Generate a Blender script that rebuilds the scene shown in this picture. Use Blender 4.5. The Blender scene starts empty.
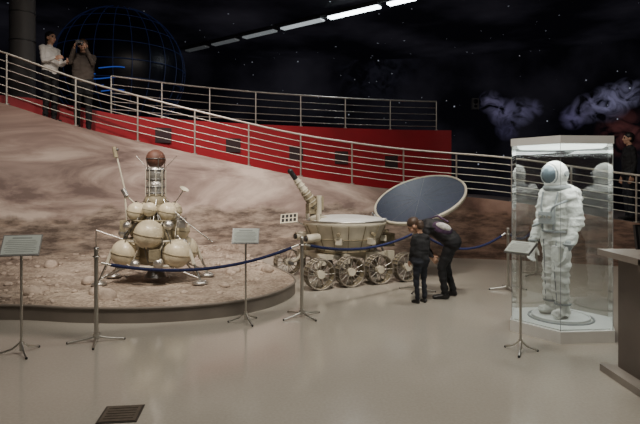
import bpy, math, random
import numpy as np
from mathutils import Vector, Matrix, noise
random.seed(7)
scene = bpy.context.scene
COL = scene.collection
pi = math.pi

# ---------------------------------------------------------------- materials
def new_mat(name):
    m = bpy.data.materials.new(name); m.use_nodes = True
    nt = m.node_tree
    b = nt.nodes.get('Principled BSDF')
    return m, nt, b

def mat(name, col, rough=0.6, metal=0.0, var=0.12, scale=8.0, bump=0.0, bscale=30.0, emit=None, estr=0.0):
    m, nt, b = new_mat(name)
    N = nt.nodes; L = nt.links
    tc = N.new('ShaderNodeTexCoord')
    nz = N.new('ShaderNodeTexNoise'); nz.inputs['Scale'].default_value = scale; nz.inputs['Detail'].default_value = 4
    L.new(tc.outputs['Object'], nz.inputs['Vector'])
    cr = N.new('ShaderNodeValToRGB')
    cr.color_ramp.elements[0].position = .3; cr.color_ramp.elements[1].position = .7
    c0 = [max(0, c*(1-var)) for c in col]; c1 = [min(1, c*(1+var)) for c in col]
    cr.color_ramp.elements[0].color = (*c0, 1); cr.color_ramp.elements[1].color = (*c1, 1)
    L.new(nz.outputs['Fac'], cr.inputs['Fac']); L.new(cr.outputs['Color'], b.inputs['Base Color'])
    b.inputs['Roughness'].default_value = rough; b.inputs['Metallic'].default_value = metal
    if bump > 0:
        n2 = N.new('ShaderNodeTexNoise'); n2.inputs['Scale'].default_value = bscale; n2.inputs['Detail'].default_value = 5
        L.new(tc.outputs['Object'], n2.inputs['Vector'])
        bp = N.new('ShaderNodeBump'); bp.inputs['Strength'].default_value = bump; bp.inputs['Distance'].default_value = .02
        L.new(n2.outputs['Fac'], bp.inputs['Height']); L.new(bp.outputs['Normal'], b.inputs['Normal'])
    if emit:
        b.inputs['Emission Color'].default_value = (*emit, 1); b.inputs['Emission Strength'].default_value = estr
    return m

M_steel = mat('brushed_steel', (.62, .6, .56), .3, 1.0, .05)
M_rail = mat('rail_steel', (.6, .56, .5), .36, .8, .05)
M_dsteel = mat('dark_steel', (.2, .2, .2), .4, .8, .1)
M_cream = mat('cream_tank', (.64, .56, .40), .28, 0, .25, 6, .12, 18)
M_cream2 = mat('cream_paint', (.60, .555, .45), .45, 0, .14, 5)
M_khaki = mat('khaki_insulation', (.27, .23, .15), .7, 0, .3, 12, .4, 30)
M_silver = mat('silver_foil', (.6, .58, .55), .3, .85, .25, 10, .4, 40)
M_brownball = mat('reentry_capsule_brown', (.11, .045, .03), .6, 0, .3, 10, .2, 30)
M_black = mat('black_plastic', (.015, .015, .017), .45)
M_white = mat('white_paint', (.78, .78, .75), .4, 0, .03)
M_wheel = mat('wheel_mesh_metal', (.33, .3, .26), .45, .7, .2)
M_rope = mat('navy_rope', (.012, .018, .09), .75, 0, .3, 60)
M_paper = mat('sign_paper', (.52, .57, .53), .5, 0, .04)
M_ink = mat('sign_ink', (.32, .35, .34), .6)
M_rock = mat('moon_rock', (.42, .34, .28), .9, 0, .3, 10, .6, 20)
M_wood = mat('lectern_laminate', (.13, .11, .095), .4, 0, .12, 3)
M_woodtop = mat('lectern_top', (.28, .25, .22), .35, 0, .12, 4)
M_curb = mat('platform_curb', (.19, .165, .14), .6, 0, .12, 3)
M_deck = mat('ramp_deck', (.12, .1, .1), .7)
M_red = mat('red_wall_paint', (.34, .008, .018), .5, 0, .15, 1.2)
M_niche = mat('red_wall_niche', (.02, .003, .005), .6)
M_col = mat('column_paint', (.2, .19, .185), .5, 0, .08, 2)
M_bglow = mat('blue_neon', (.02, .05, .2), .5, emit=(.08, .2, 1), estr=.3)
M_bline = mat('globe_line', (.03, .05, .12), .5, emit=(.06, .1, .35), estr=.05)
M_globe = mat('globe_dark', (.006, .009, .018), .35, 0, .5, 1.2)
M_hatch = mat('hatch_bronze', (.15, .125, .10), .45, .4, .2, 20)
M_hatchrim = mat('hatch_rim', (.06, .052, .045), .5, .3)
M_suit = mat('suit_fabric', (.74, .725, .68), .75, 0, .10, 9, .9, 22)
M_suitgrey = mat('suit_trim', (.3, .31, .31), .6)
M_visor = mat('visor', (.14, .18, .21), .12, .4, .1)

def glass_mat():
    m, nt, b = new_mat('case_glass'); N = nt.nodes; L = nt.links
    nt.nodes.remove(b)
    out = [n for n in N if n.type == 'OUTPUT_MATERIAL'][0]
    tr = N.new('ShaderNodeBsdfTransparent'); tr.inputs[0].default_value = (.95, .98, .97, 1)
    gl = N.new('ShaderNodeBsdfGlossy'); gl.inputs['Roughness'].default_value = .008; gl.inputs['Color'].default_value = (1, 1, 1, 1)
    fr = N.new('ShaderNodeFresnel'); fr.inputs['IOR'].default_value = 1.6
    m2 = N.new('ShaderNodeMath'); m2.operation = 'MULTIPLY'; m2.inputs[1].default_value = 2.2; m2.use_clamp = True   # two faces of a pane
    mx = N.new('ShaderNodeMixShader')
    L.new(fr.outputs[0], m2.inputs[0]); L.new(m2.outputs[0], mx.inputs[0]); L.new(tr.outputs[0], mx.inputs[1]); L.new(gl.outputs[0], mx.inputs[2])
    L.new(mx.outputs[0], out.inputs[0])
    return m
M_glass = glass_mat()
def emis(name, col, s):
    m, nt, b = new_mat(name)
    b.inputs['Base Color'].default_value = (.8, .8, .8, 1)
    b.inputs['Emission Color'].default_value = (*col, 1); b.inputs['Emission Strength'].default_value = s
    return m
M_caseglow = emis('case_lamp_diffuser', (.9, 1, .93), 2.0)
M_tubes = [emis('lamp_tube_%d' % i, (.85, .95, 1), s) for i, s in enumerate([14, 12, .5, .16, .07, .03])]

def solar_mat():
    m, nt, b = new_mat('solar_cells'); N = nt.nodes; L = nt.links
    tc = N.new('ShaderNodeTexCoord')
    br = N.new('ShaderNodeTexBrick'); br.offset = 0
    br.inputs['Color1'].default_value = (.024, .030, .055, 1); br.inputs['Color2'].default_value = (.034, .04, .068, 1)
    br.inputs['Mortar'].default_value = (.05, .055, .075, 1); br.inputs['Scale'].default_value = 7
    br.inputs['Mortar Size'].default_value = .012; br.inputs['Brick Width'].default_value = .5; br.inputs['Row Height'].default_value = .5
    L.new(tc.outputs['Object'], br.inputs['Vector']); L.new(br.outputs['Color'], b.inputs['Base Color'])
    b.inputs['Roughness'].default_value = .38
    return m
M_solar = solar_mat()

def floor_mat():
    m, nt, b = new_mat('polished_stone_floor'); N = nt.nodes; L = nt.links
    tc = N.new('ShaderNodeTexCoord')
    n1 = N.new('ShaderNodeTexNoise'); n1.inputs['Scale'].default_value = .5; n1.inputs['Detail'].default_value = 5
    n2 = N.new('ShaderNodeTexNoise'); n2.inputs['Scale'].default_value = 45; n2.inputs['Detail'].default_value = 3
    L.new(tc.outputs['Object'], n1.inputs['Vector']); L.new(tc.outputs['Object'], n2.inputs['Vector'])
    c1 = N.new('ShaderNodeValToRGB'); e = c1.color_ramp.elements
    e[0].position = .3; e[0].color = (.46, .425, .365, 1); e[1].position = .7; e[1].color = (.54, .505, .44, 1)
    L.new(n1.outputs['Fac'], c1.inputs['Fac'])
    mx = N.new('ShaderNodeMixRGB'); mx.blend_type = 'MULTIPLY'; mx.inputs['Fac'].default_value = .25
    L.new(c1.outputs['Color'], mx.inputs['Color1']); L.new(n2.outputs['Fac'], mx.inputs['Color2'])
    L.new(mx.outputs['Color'], b.inputs['Base Color'])
    r = N.new('ShaderNodeMapRange'); r.inputs['To Min'].default_value = .07; r.inputs['To Max'].default_value = .2
    L.new(n1.outputs['Fac'], r.inputs['Value']); L.new(r.outputs[0], b.inputs['Roughness'])
    b.inputs['Specular IOR Level'].default_value = .9
    return m
M_floor = floor_mat()

def soil_mat():
    m, nt, b = new_mat('lunar_soil'); N = nt.nodes; L = nt.links
    tc = N.new('ShaderNodeTexCoord')
    n1 = N.new('ShaderNodeTexNoise'); n1.inputs['Scale'].default_value = 2.2; n1.inputs['Detail'].default_value = 8; n1.inputs['Roughness'].default_value = .7
    n2 = N.new('ShaderNodeTexNoise'); n2.inputs['Scale'].default_value = 22; n2.inputs['Detail'].default_value = 8
    for n in (n1, n2): L.new(tc.outputs['Object'], n.inputs['Vector'])
    c = N.new('ShaderNodeValToRGB'); e = c.color_ramp.elements
    e[0].position = .34; e[0].color = (.22, .165, .13, 1); e[1].position = .66; e[1].color = (.56, .46, .37, 1)
    L.new(n1.outputs['Fac'], c.inputs['Fac'])
    mx = N.new('ShaderNodeMixRGB'); mx.blend_type = 'OVERLAY'; mx.inputs['Fac'].default_value = .8
    L.new(c.outputs['Color'], mx.inputs['Color1']); L.new(n2.outputs['Fac'], mx.inputs['Color2'])
    L.new(mx.outputs['Color'], b.inputs['Base Color'])
    bp = N.new('ShaderNodeBump'); bp.inputs['Strength'].default_value = 1.0; bp.inputs['Distance'].default_value = .06
    L.new(n2.outputs['Fac'], bp.inputs['Height']); L.new(bp.outputs['Normal'], b.inputs['Normal'])
    b.inputs['Roughness'].default_value = .95
    return m
M_soil = soil_mat()

def mural_mat():
    m, nt, b = new_mat('painted_lunar_mural'); N = nt.nodes; L = nt.links
    tc = N.new('ShaderNodeTexCoord')
    sp = N.new('ShaderNodeSeparateXYZ'); L.new(tc.outputs['Object'], sp.inputs[0])
    mp = N.new('ShaderNodeMapping'); mp.inputs['Scale'].default_value = (.42, .42, 1.2)
    L.new(tc.outputs['Object'], mp.inputs['Vector'])
    n1 = N.new('ShaderNodeTexNoise'); n1.inputs['Scale'].default_value = 1.2; n1.inputs['Detail'].default_value = 8; n1.inputs['Roughness'].default_value = .6; n1.inputs['Distortion'].default_value = .9
    L.new(mp.outputs[0], n1.inputs['Vector'])
    c1 = N.new('ShaderNodeValToRGB'); e = c1.color_ramp.elements
    e[0].position = .36; e[0].color = (.20, .145, .13, 1); e[1].position = .62; e[1].color = (.70, .585, .51, 1)
    k = e.new(.48); k.color = (.41, .315, .275, 1)
    L.new(n1.outputs['Fac'], c1.inputs['Fac'])
    n2 = N.new('ShaderNodeTexNoise'); n2.inputs['Scale'].default_value = 3.5; n2.inputs['Detail'].default_value = 9; n2.inputs['Roughness'].default_value = .7
    mp2 = N.new('ShaderNodeMapping'); mp2.inputs['Scale'].default_value = (.6, .6, 2.2)
    L.new(tc.outputs['Object'], mp2.inputs['Vector']); L.new(mp2.outputs[0], n2.inputs['Vector'])
    c2 = N.new('ShaderNodeValToRGB'); e = c2.color_ramp.elements
    e[0].position = .40; e[0].color = (.13, .098, .08, 1); e[1].position = .62; e[1].color = (.46, .375, .31, 1)
    L.new(n2.outputs['Fac'], c2.inputs['Fac'])
    # painted craters: voronoi rims
    mpc = N.new('ShaderNodeMapping'); mpc.inputs['Scale'].default_value = (.8, .8, 2.6)
    L.new(tc.outputs['Object'], mpc.inputs['Vector'])
    vo = N.new('ShaderNodeTexVoronoi'); vo.inputs['Scale'].default_value = 1.5; L.new(mpc.outputs[0], vo.inputs['Vector'])
    cc = N.new('ShaderNodeValToRGB'); e = cc.color_ramp.elements
    e[0].position = .12; e[0].color = (.55, .5, .48, 1); e[1].position = .34; e[1].color = (1, 1, 1, 1)
    k = e.new(.24); k.color = (1.25, 1.2, 1.15, 1)
    L.new(vo.outputs['Distance'], cc.inputs['Fac'])
    mxc = N.new('ShaderNodeMixRGB'); mxc.blend_type = 'MULTIPLY'; mxc.inputs['Fac'].default_value = .6
    L.new(c2.outputs['Color'], mxc.inputs['Color1']); L.new(cc.outputs['Color'], mxc.inputs['Color2'])
    n3 = N.new('ShaderNodeTexNoise'); n3.inputs['Scale'].default_value = .8; n3.inputs['Detail'].default_value = 6
    mp3 = N.new('ShaderNodeMapping'); mp3.inputs['Scale'].default_value = (1, 1, .05)
    L.new(tc.outputs['Object'], mp3.inputs['Vector']); L.new(mp3.outputs[0], n3.inputs['Vector'])
    a = N.new('ShaderNodeMath'); a.operation = 'MULTIPLY_ADD'; a.inputs[1].default_value = -1.5
    L.new(n3.outputs['Fac'], a.inputs[0]); L.new(sp.outputs['Z'], a.inputs[2])
    r = N.new('ShaderNodeMapRange'); r.inputs['From Min'].default_value = .3; r.inputs['From Max'].default_value = .38
    L.new(a.outputs[0], r.inputs['Value'])
    mx = N.new('ShaderNodeMixRGB'); L.new(r.outputs[0], mx.inputs['Fac'])
    L.new(mxc.outputs['Color'], mx.inputs['Color1']); L.new(c1.outputs['Color'], mx.inputs['Color2'])
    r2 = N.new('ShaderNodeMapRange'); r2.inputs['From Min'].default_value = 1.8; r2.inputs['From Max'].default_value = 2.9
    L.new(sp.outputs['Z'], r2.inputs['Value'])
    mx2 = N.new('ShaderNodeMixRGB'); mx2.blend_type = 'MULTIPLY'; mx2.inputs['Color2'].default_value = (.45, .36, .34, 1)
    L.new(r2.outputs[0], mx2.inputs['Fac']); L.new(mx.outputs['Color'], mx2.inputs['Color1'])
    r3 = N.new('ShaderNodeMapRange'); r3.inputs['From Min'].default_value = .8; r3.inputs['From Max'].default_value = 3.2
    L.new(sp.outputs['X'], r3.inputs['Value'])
    mx3 = N.new('ShaderNodeMixRGB'); mx3.blend_type = 'MULTIPLY'; mx3.inputs['Color2'].default_value = (.56, .42, .38, 1)  # light falloff behind the rover, painted into the mural colour towards the right
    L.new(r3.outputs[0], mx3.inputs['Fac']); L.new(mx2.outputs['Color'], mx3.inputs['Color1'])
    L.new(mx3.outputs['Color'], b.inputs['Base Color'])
    b.inputs['Roughness'].default_value = .75
    return m
M_mural = mural_mat()

def star_mat(name, blobs):
    m, nt, b = new_mat(name); N = nt.nodes; L = nt.links
    tc = N.new('ShaderNodeTexCoord')
    vo = N.new('ShaderNodeTexVoronoi'); vo.inputs['Scale'].default_value = 3.4
    L.new(tc.outputs['Object'], vo.inputs['Vector'])
    sx = N.new('ShaderNodeSeparateColor'); L.new(vo.outputs['Color'], sx.inputs[0])
    th = N.new('ShaderNodeMath'); th.operation = 'POWER'; th.inputs[1].default_value = 2.6; L.new(sx.outputs[0], th.inputs[0])
    th2 = N.new('ShaderNodeMath'); th2.operation = 'MULTIPLY'; th2.inputs[1].default_value = .11; L.new(th.outputs[0], th2.inputs[0])
    lt = N.new('ShaderNodeMath'); lt.operation = 'LESS_THAN'; L.new(vo.outputs['Distance'], lt.inputs[0]); L.new(th2.outputs[0], lt.inputs[1])
    n1 = N.new('ShaderNodeTexNoise'); n1.inputs['Scale'].default_value = .35; n1.inputs['Detail'].default_value = 6
    L.new(tc.outputs['Object'], n1.inputs['Vector'])
    c1 = N.new('ShaderNodeValToRGB'); e = c1.color_ramp.elements
    e[0].position = .42; e[0].color = (.005, .005, .008, 1); e[1].position = .72; e[1].color = (.035, .033, .045, 1)
    L.new(n1.outputs['Fac'], c1.inputs['Fac'])
    colr = c1.outputs['Color']
    n2 = N.new('ShaderNodeTexNoise'); n2.inputs['Scale'].default_value = 1.7; n2.inputs['Detail'].default_value = 9; n2.inputs['Distortion'].default_value = 1.4
    L.new(tc.outputs['Object'], n2.inputs['Vector'])
    r1 = N.new('ShaderNodeMapRange'); r1.inputs['From Min'].default_value = .38; r1.inputs['From Max'].default_value = .62; L.new(n2.outputs['Fac'], r1.inputs['Value'])
    for (p, rad, col) in blobs:
        vd = N.new('ShaderNodeVectorMath'); vd.operation = 'DISTANCE'; vd.inputs[1].default_value = p
        L.new(tc.outputs['Object'], vd.inputs[0])
        rr = N.new('ShaderNodeMapRange'); rr.inputs['From Min'].default_value = rad; rr.inputs['From Max'].default_value = rad*.3
        L.new(vd.outputs['Value'], rr.inputs['Value'])
        mu = N.new('ShaderNodeMath'); mu.operation = 'MULTIPLY'; L.new(rr.outputs[0], mu.inputs[0]); L.new(r1.outputs[0], mu.inputs[1])
        mx = N.new('ShaderNodeMixRGB'); L.new(mu.outputs[0], mx.inputs['Fac']); L.new(colr, mx.inputs['Color1']); mx.inputs['Color2'].default_value = (*col, 1)
        colr = mx.outputs['Color']
    mx = N.new('ShaderNodeMixRGB'); L.new(lt.outputs[0], mx.inputs['Fac']); L.new(colr, mx.inputs['Color1']); mx.inputs['Color2'].default_value = (.7, .75, .9, 1)
    L.new(mx.outputs['Color'], b.inputs['Base Color'])
    L.new(mx.outputs['Color'], b.inputs['Emission Color']); b.inputs['Emission Strength'].default_value = .28  # added self-glow: painted stars and sky emit light, though they are no lamps
    b.inputs['Roughness'].default_value = .8
    b.inputs['Specular IOR Level'].default_value = .1
    return m
# nebulae painted on the wall (world positions on the wall cylinder)
neb = [((6.60, 20.12, 4.66), .50, (.24, .22, .38)), ((7.02, 19.98, 4.25), .60, (.22, .2, .36)), ((7.62, 19.80, 4.25), .62, (.18, .17, .3)), ((7.2, 19.95, 3.6), .5, (.10, .09, .18)),
       ((8.05, 19.6, 4.35), .4, (.12, .11, .2)), ((9.25, 19.05, 3.95), .5, (.18, .16, .32)), ((9.7, 18.85, 4.25), .6, (.26, .24, .42)), ((10.3, 18.55, 4.4), .75, (.34, .33, .55)), ((10.85, 18.3, 4.7), .6, (.32, .31, .5)),
       ((10.7, 18.3, 3.3), 1.0, (.14, .05, .05)), ((2.3, 19.9, 6.0), 2.2, (.03, .03, .045))]
M_star = star_mat('starry_wall_glow_paint', neb)
M_ceil = star_mat('ceiling_glow_paint', [])

# ---------------------------------------------------------------- mesh builder
class B:
    def __init__(s, name, origin=(0, 0, 0)):
        s.name = name; s.v = []; s.f = []; s.m = []; s.sm = []; s.mats = []; s.o = Vector(origin)
    def mi(s, m):
        if m not in s.mats: s.mats.append(m)
        return s.mats.index(m)
    def add(s, vs, fs, m, smooth=True):
        o = len(s.v); s.v += [Vector(v) for v in vs]; k = s.mi(m)
        for f in fs:
            s.f.append([i+o for i in f]); s.m.append(k); s.sm.append(smooth)
    def box(s, c, size, m, R=None):
        c = Vector(c); h = [a/2 for a in size]; vs = []
        for x in (-1, 1):
            for y in (-1, 1):
                for z in (-1, 1):
                    p = Vector((x*h[0], y*h[1], z*h[2]))
                    if R: p = R @ p
                    vs.append(c+p)
        s.add(vs, [(0, 1, 3, 2), (4, 6, 7, 5), (0, 4, 5, 1), (2, 3, 7, 6), (0, 2, 6, 4), (1, 5, 7, 3)], m, False)
    def cyl(s, a, b, r1, m, r2=None, n=16, caps=True):
        a = Vector(a); b = Vector(b); r2 = r1 if r2 is None else r2
        d = (b-a).normalized(); q = d.to_track_quat('Z', 'Y').to_matrix()
        vs = []
        for p, r in ((a, r1), (b, r2)):
            for i in range(n):
                t = 2*pi*i/n; vs.append(p + q @ Vector((r*math.cos(t), r*math.sin(t), 0)))
        s.add(vs, [(i, (i+1) % n, n+(i+1) % n, n+i) for i in range(n)], m)
        if caps:
            s.add(vs, [tuple(range(n))[::-1], tuple(range(n, 2*n))], m, False)
    def sph(s, c, r, m, n=20, k=12, R=None):
        c = Vector(c); r = (r, r, r) if not hasattr(r, '__len__') else r
        vs = []; fs = []
        for j in range(1, k):
            ph = pi*j/k
            for i in range(n):
                t = 2*pi*i/n
                p = Vector((r[0]*math.sin(ph)*math.cos(t), r[1]*math.sin(ph)*math.sin(t), r[2]*math.cos(ph)))
                if R: p = R @ p
                vs.append(c+p)
        top = Vector((0, 0, r[2])); 
        if R: top = R @ top
        vs += [c+top, c-top]
        T = len(vs)-2
        for j in range(k-2):
            for i in range(n):
                a = j*n+i; b2 = j*n+(i+1) % n
                fs.append((a, a+n, b2+n, b2))
        for i in range(n):
            fs.append((T, i, (i+1) % n)); o = (k-2)*n; fs.append((T+1, o+(i+1) % n, o+i))
        s.add(vs, fs, m)
    def tube(s, pts, r, m, n=8, closed=False):
        pts = [Vector(p) for p in pts]; N = len(pts); vs = []; up = Vector((0, 0, 1))
        for i, p in enumerate(pts):
            if closed: d = pts[(i+1) % N]-pts[i-1]
            else: d = pts[min(i+1, N-1)]-pts[max(i-1, 0)]
            d.normalize()
            u = up if abs(d.z) < .95 else Vector((1, 0, 0))
            x = d.cross(u).normalized(); y = x.cross(d)
            for j in range(n):
                t = 2*pi*j/n; vs.append(p + x*r*math.cos(t)+y*r*math.sin(t))
        fs = []
        for i in range(N if closed else N-1):
            a = i*n; b2 = ((i+1) % N)*n
            for j in range(n): fs.append((a+j, a+(j+1) % n, b2+(j+1) % n, b2+j))
        s.add(vs, fs, m)
        if not closed: s.add(vs, [tuple(range(n))[::-1], tuple(range((N-1)*n, N*n))], m, False)
    def ring(s, c, R, r, m, axis=(0, 0, 1), n=32, k=8):
        q = Vector(axis).to_track_quat('Z', 'Y').to_matrix(); c = Vector(c)
        s.tube([c+q @ Vector((R*math.cos(2*pi*i/n), R*math.sin(2*pi*i/n), 0)) for i in range(n)], r, m, k, True)
    def lathe(s, prof, m, c=(0, 0, 0), axis=(0, 0, 1), n=32, q=None, smooth=True):
        q = q or Vector(axis).to_track_quat('Z', 'Y').to_matrix(); c = Vector(c); vs = []; k = len(prof)
        for (r, z) in prof:
            for i in range(n):
                t = 2*pi*i/n; vs.append(c+q @ Vector((r*math.cos(t), r*math.sin(t), z)))
        fs = [(j*n+i, j*n+(i+1) % n, (j+1)*n+(i+1) % n, (j+1)*n+i) for j in range(k-1) for i in range(n)]
        s.add(vs, fs, m, smooth)
    def prism(s, poly, z0, z1, m, caps=(True, True), smooth=False):
        n = len(poly); vs = [(p[0], p[1], z0) for p in poly]+[(p[0], p[1], z1) for p in poly]
        s.add(vs, [(i, (i+1) % n, n+(i+1) % n, n+i) for i in range(n)], m, smooth)
        if caps[0]: s.add(vs, [tuple(range(n))[::-1]], m, False)
        if caps[1]: s.add(vs, [tuple(range(n, 2*n))], m, False)
    def build(s):
        me = bpy.data.meshes.new(s.name)
        me.from_pydata([tuple(v-s.o) for v in s.v], [], s.f)
        for m in s.mats: me.materials.append(m)
        me.polygons.foreach_set('material_index', s.m); me.polygons.foreach_set('use_smooth', s.sm)
        me.update()
        o = bpy.data.objects.new(s.name, me); o.location = s.o; COL.objects.link(o)
        return o

CX, CY, RW = .8, 1.0, 10.2
def P(phi, R, z=0.0):
    a = math.radians(phi); return Vector((CX+R*math.sin(a), CY+R*math.cos(a), z))
def interp(tab, x):
    return float(np.interp(x, [t[0] for t in tab], [t[1] for t in tab]))
RZ = [(-90, 3.3), (-45, 3.2), (-38.4, 3.02), (-32, 2.66), (-18.9, 2.17), (-6.9, 1.72), (5, 1.42), (17.7, 1.22), (30, .85), (45, .5), (70, .2)]
def rampz(p): return sum(interp(RZ, p+d) for d in (-3, -1.5, 0, 1.5, 3))/5
RR = [(-90, 11.1), (-37.8, 11.1), (-27.4, 11.26), (-17.9, 11.87), (-6, 12.57), (9.6, 13.8), (12.1, 14.0), (70, 14.0)]
def redR(p): return sum(interp(RR, p+d) for d in (-2, 0, 2))/3

# ---------------------------------------------------------------- room shell
RB = 20.0
b = B('floor'); n = 96
b.add([P(360*i/n, RB+.2, 0) for i in range(n)]+[P(360*i/n, RB+.2, -.1) for i in range(n)],
      [tuple(range(n))[::-1], tuple(range(n, 2*n))]+[(i, (i+1) % n, n+(i+1) % n, n+i) for i in range(n)], M_floor, False); b.build()
b = B('ceiling')
b.add([P(360*i/n, RB+.2, 6.5) for i in range(n)]+[P(360*i/n, RB+.2, 6.6) for i in range(n)],
      [tuple(range(n)), tuple(range(n, 2*n))[::-1]]+[(i, (i+1) % n, n+(i+1) % n, n+i) for i in range(n)], M_ceil, False); b.build()
b = B('wall_back')
b.add([P(360*i/n, RB, 0) for i in range(n)]+[P(360*i/n, RB, 6.5) for i in range(n)], [(i, (i+1) % n, n+(i+1) % n, n+i) for i in range(n)], M_star, True); b.build()

def strip(bb, phis, fa, fb, m, smooth=True):
    vs = [fa(p) for p in phis]+[fb(p) for p in phis]; k = len(phis)
    bb.add(vs, [(i, i+1, k+i+1, k+i) for i in range(k-1)], m, smooth)
PH = [(-80+i*1.0) for i in range(141)]
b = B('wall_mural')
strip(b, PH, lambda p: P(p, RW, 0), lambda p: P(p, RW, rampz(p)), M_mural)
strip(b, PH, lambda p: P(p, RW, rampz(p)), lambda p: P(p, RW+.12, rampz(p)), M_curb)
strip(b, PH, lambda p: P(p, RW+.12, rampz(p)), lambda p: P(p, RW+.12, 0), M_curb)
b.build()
b = B('ramp')
strip(b, PH, lambda p: P(p, RW+.13, rampz(p)-.02), lambda p: P(p, redR(p), rampz(p)-.02), M_deck)
strip(b, PH, lambda p: P(p, RW+.13, rampz(p)-.2), lambda p: P(p, redR(p), rampz(p)-.2), M_deck)
strip(b, [p for p in PH if p > 12.5], lambda p: P(p, 14, rampz(p)-.02), lambda p: P(p, 14, 0), M_deck)
b.build()
b = B('wall_red')
PR = [p for p in PH if p <= 12.2]
def rt(p): return 3.05 if p > -27 else 3.05+.2*min(1, (-27-p)/8)
strip(b, PR, lambda p: P(p, redR(p)+.02, 0), lambda p: P(p, redR(p)+.02, rt(p)), M_red)
strip(b, PR, lambda p: P(p, redR(p)+.02, rt(p)), lambda p: P(p, redR(p)+.2, rt(p)), M_red)
strip(b, PR, lambda p: P(p, redR(p)+.2, rt(p)), lambda p: P(p, redR(p)+.2, 0), M_red)
e0 = P(12, 14.0); e1 = P(12, RB-.2)
b.add([(e0.x, e0.y, 0), (e1.x, e1.y, 0), (e1.x, e1.y, 3.05), (e0.x, e0.y, 3.05)], [(0, 1, 2, 3)], M_red, False)
for ph, z in ((-22, 2.66), (-14, 2.5), (-6.5, 2.35), (-1, 2.25), (5, 2.15)):
    c = P(ph, redR(ph)-.0, z); R = Matrix.Rotation(-math.radians(ph)+.12, 3, 'Z')
    b.box(c, (.36, .05, .34), M_niche, R)
b.build()
b = B('upper_deck')
PD = [p for p in PH if -70 <= p <= 12]
strip(b, PD, lambda p: P(p, redR(p)+.22, 2.95), lambda p: P(p, RB-.15, 2.95), M_deck)
strip(b, PD, lambda p: P(p, redR(p)+.22, 2.75), lambda p: P(p, RB-.15, 2.75), M_deck)
b.build()

# railings
def railing(name, phis, fR, fz, h, posts, rails):
    bb = B(name)
    for k, t in enumerate(rails):
        bb.tube([P(p, fR(p), fz(p)+h*t) for p in phis], .022 if k == 0 else .009, M_rail, 8)
    for p in posts:
        a = P(p, fR(p), fz(p)-.0)
        bb.cyl(a, a+Vector((0, 0, h)), .018, M_rail, n=10)
        bb.cyl(a, a+Vector((0, 0, .02)), .05, M_rail, n=12)
    bb.build()
railing('railing', [p for p in PH if -78 <= p <= 55], lambda p: RW+.06, rampz, .9, [-75+6.2*i for i in range(21)], (1, .84, .68, .52, .36, .2))
ph2 = [-27.5+i*.9 for i in range(43)]
railing('railing', ph2, lambda p: redR(p)+.1, lambda p: 3.05, .82, [-27.5+5.4*i for i in range(8)], (1, .78, .56, .34, .14))

# column
b = B('column'); c = (-6.35, 11.1)
b.cyl((c[0], c[1], 2.96), (c[0], c[1], 6.5), .25, M_col, n=32)
b.cyl((c[0], c[1], 2.96), (c[0], c[1], 3.1), .31, M_col, n=32)
b.ring((c[0], c[1], 4.6), .252, .012, M_dsteel)
b.ring((c[0], c[1], 5.2), .252, .012, M_dsteel)
b.build()

# globe
g = Vector((-5.75, 15.0, 4.78)); b = B('celestial_globe', g); r = 1.8
b.sph(g, r*.985, M_globe, 48, 24)
for k in range(12):
    a = pi*k/12; b.ring(g, r, .010, M_bline, (math.cos(a), math.sin(a), 0), 64, 5)
for k in range(1, 12):
    t = pi*k/12; b.ring(g+Vector((0, 0, r*math.cos(t))), r*math.sin(t), .010, M_bline, (0, 0, 1), 64, 5)
b.cyl((g.x, g.y, 2.96), (g.x, g.y, 3.1), .9, M_dsteel, n=40)
for dz, i0, i1 in ((-.26, 12, 20), (-.40, 6, 12), (-.52, 10, 22), (-.68, 4, 14), (-.82, 12, 20)):
    rr = math.sqrt(r*r-dz*dz)+.02
    b.tube([g+Vector((rr*math.cos(t), rr*math.sin(t), dz+.03*math.sin(t*9))) for t in [-2.1+.05*i for i in range(i0, i1)]], .014, M_bglow, 6)
b.build()
sp_ = P(15.2, RB-.16, 4.6)
b = B('speaker', sp_); o = b.o
b.box(o, (.26, .2, .42), M_col); b.lathe([(.09, 0), (.08, .02), (.0, .03)], M_black, o+Vector((0, -.1, .08)), (0, -1, 0)); b.lathe([(.06, 0), (.05, .02), (.0, .03)], M_black, o+Vector((0, -.1, -.1)), (0, -1, 0))
b.build()

# ceiling light track
a0 = Vector((2.45, 13.35, 6.38)); a1 = Vector((-5.3, 19.2, 6.38)); d = (a1-a0).normalized(); L0 = (a1-a0).length
b = B('ceiling_light_track', a0); R = Matrix.Rotation(math.atan2(d.y, d.x), 3, 'Z')
b.box((a0+a1)/2+Vector((0, 0, .08)), (L0, .08, .08), M_dsteel, R)
pos = [0.0, 1.05, 2.95, 4.8, 6.5, 8.0]; ln = [.8, 1.7, 1.6, 1.4, 1.2, 1.1]
for i, (p, l) in enumerate(zip(pos, ln)):
    c = a0+d*(p+l/2)
    b.box(c+Vector((0, 0, .0)), (l, .26, .08), M_dsteel, R)
    b.box(c+Vector((0, 0, -.06)), (l*.97, .2, .05), M_tubes[i], R)
b.build()

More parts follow.
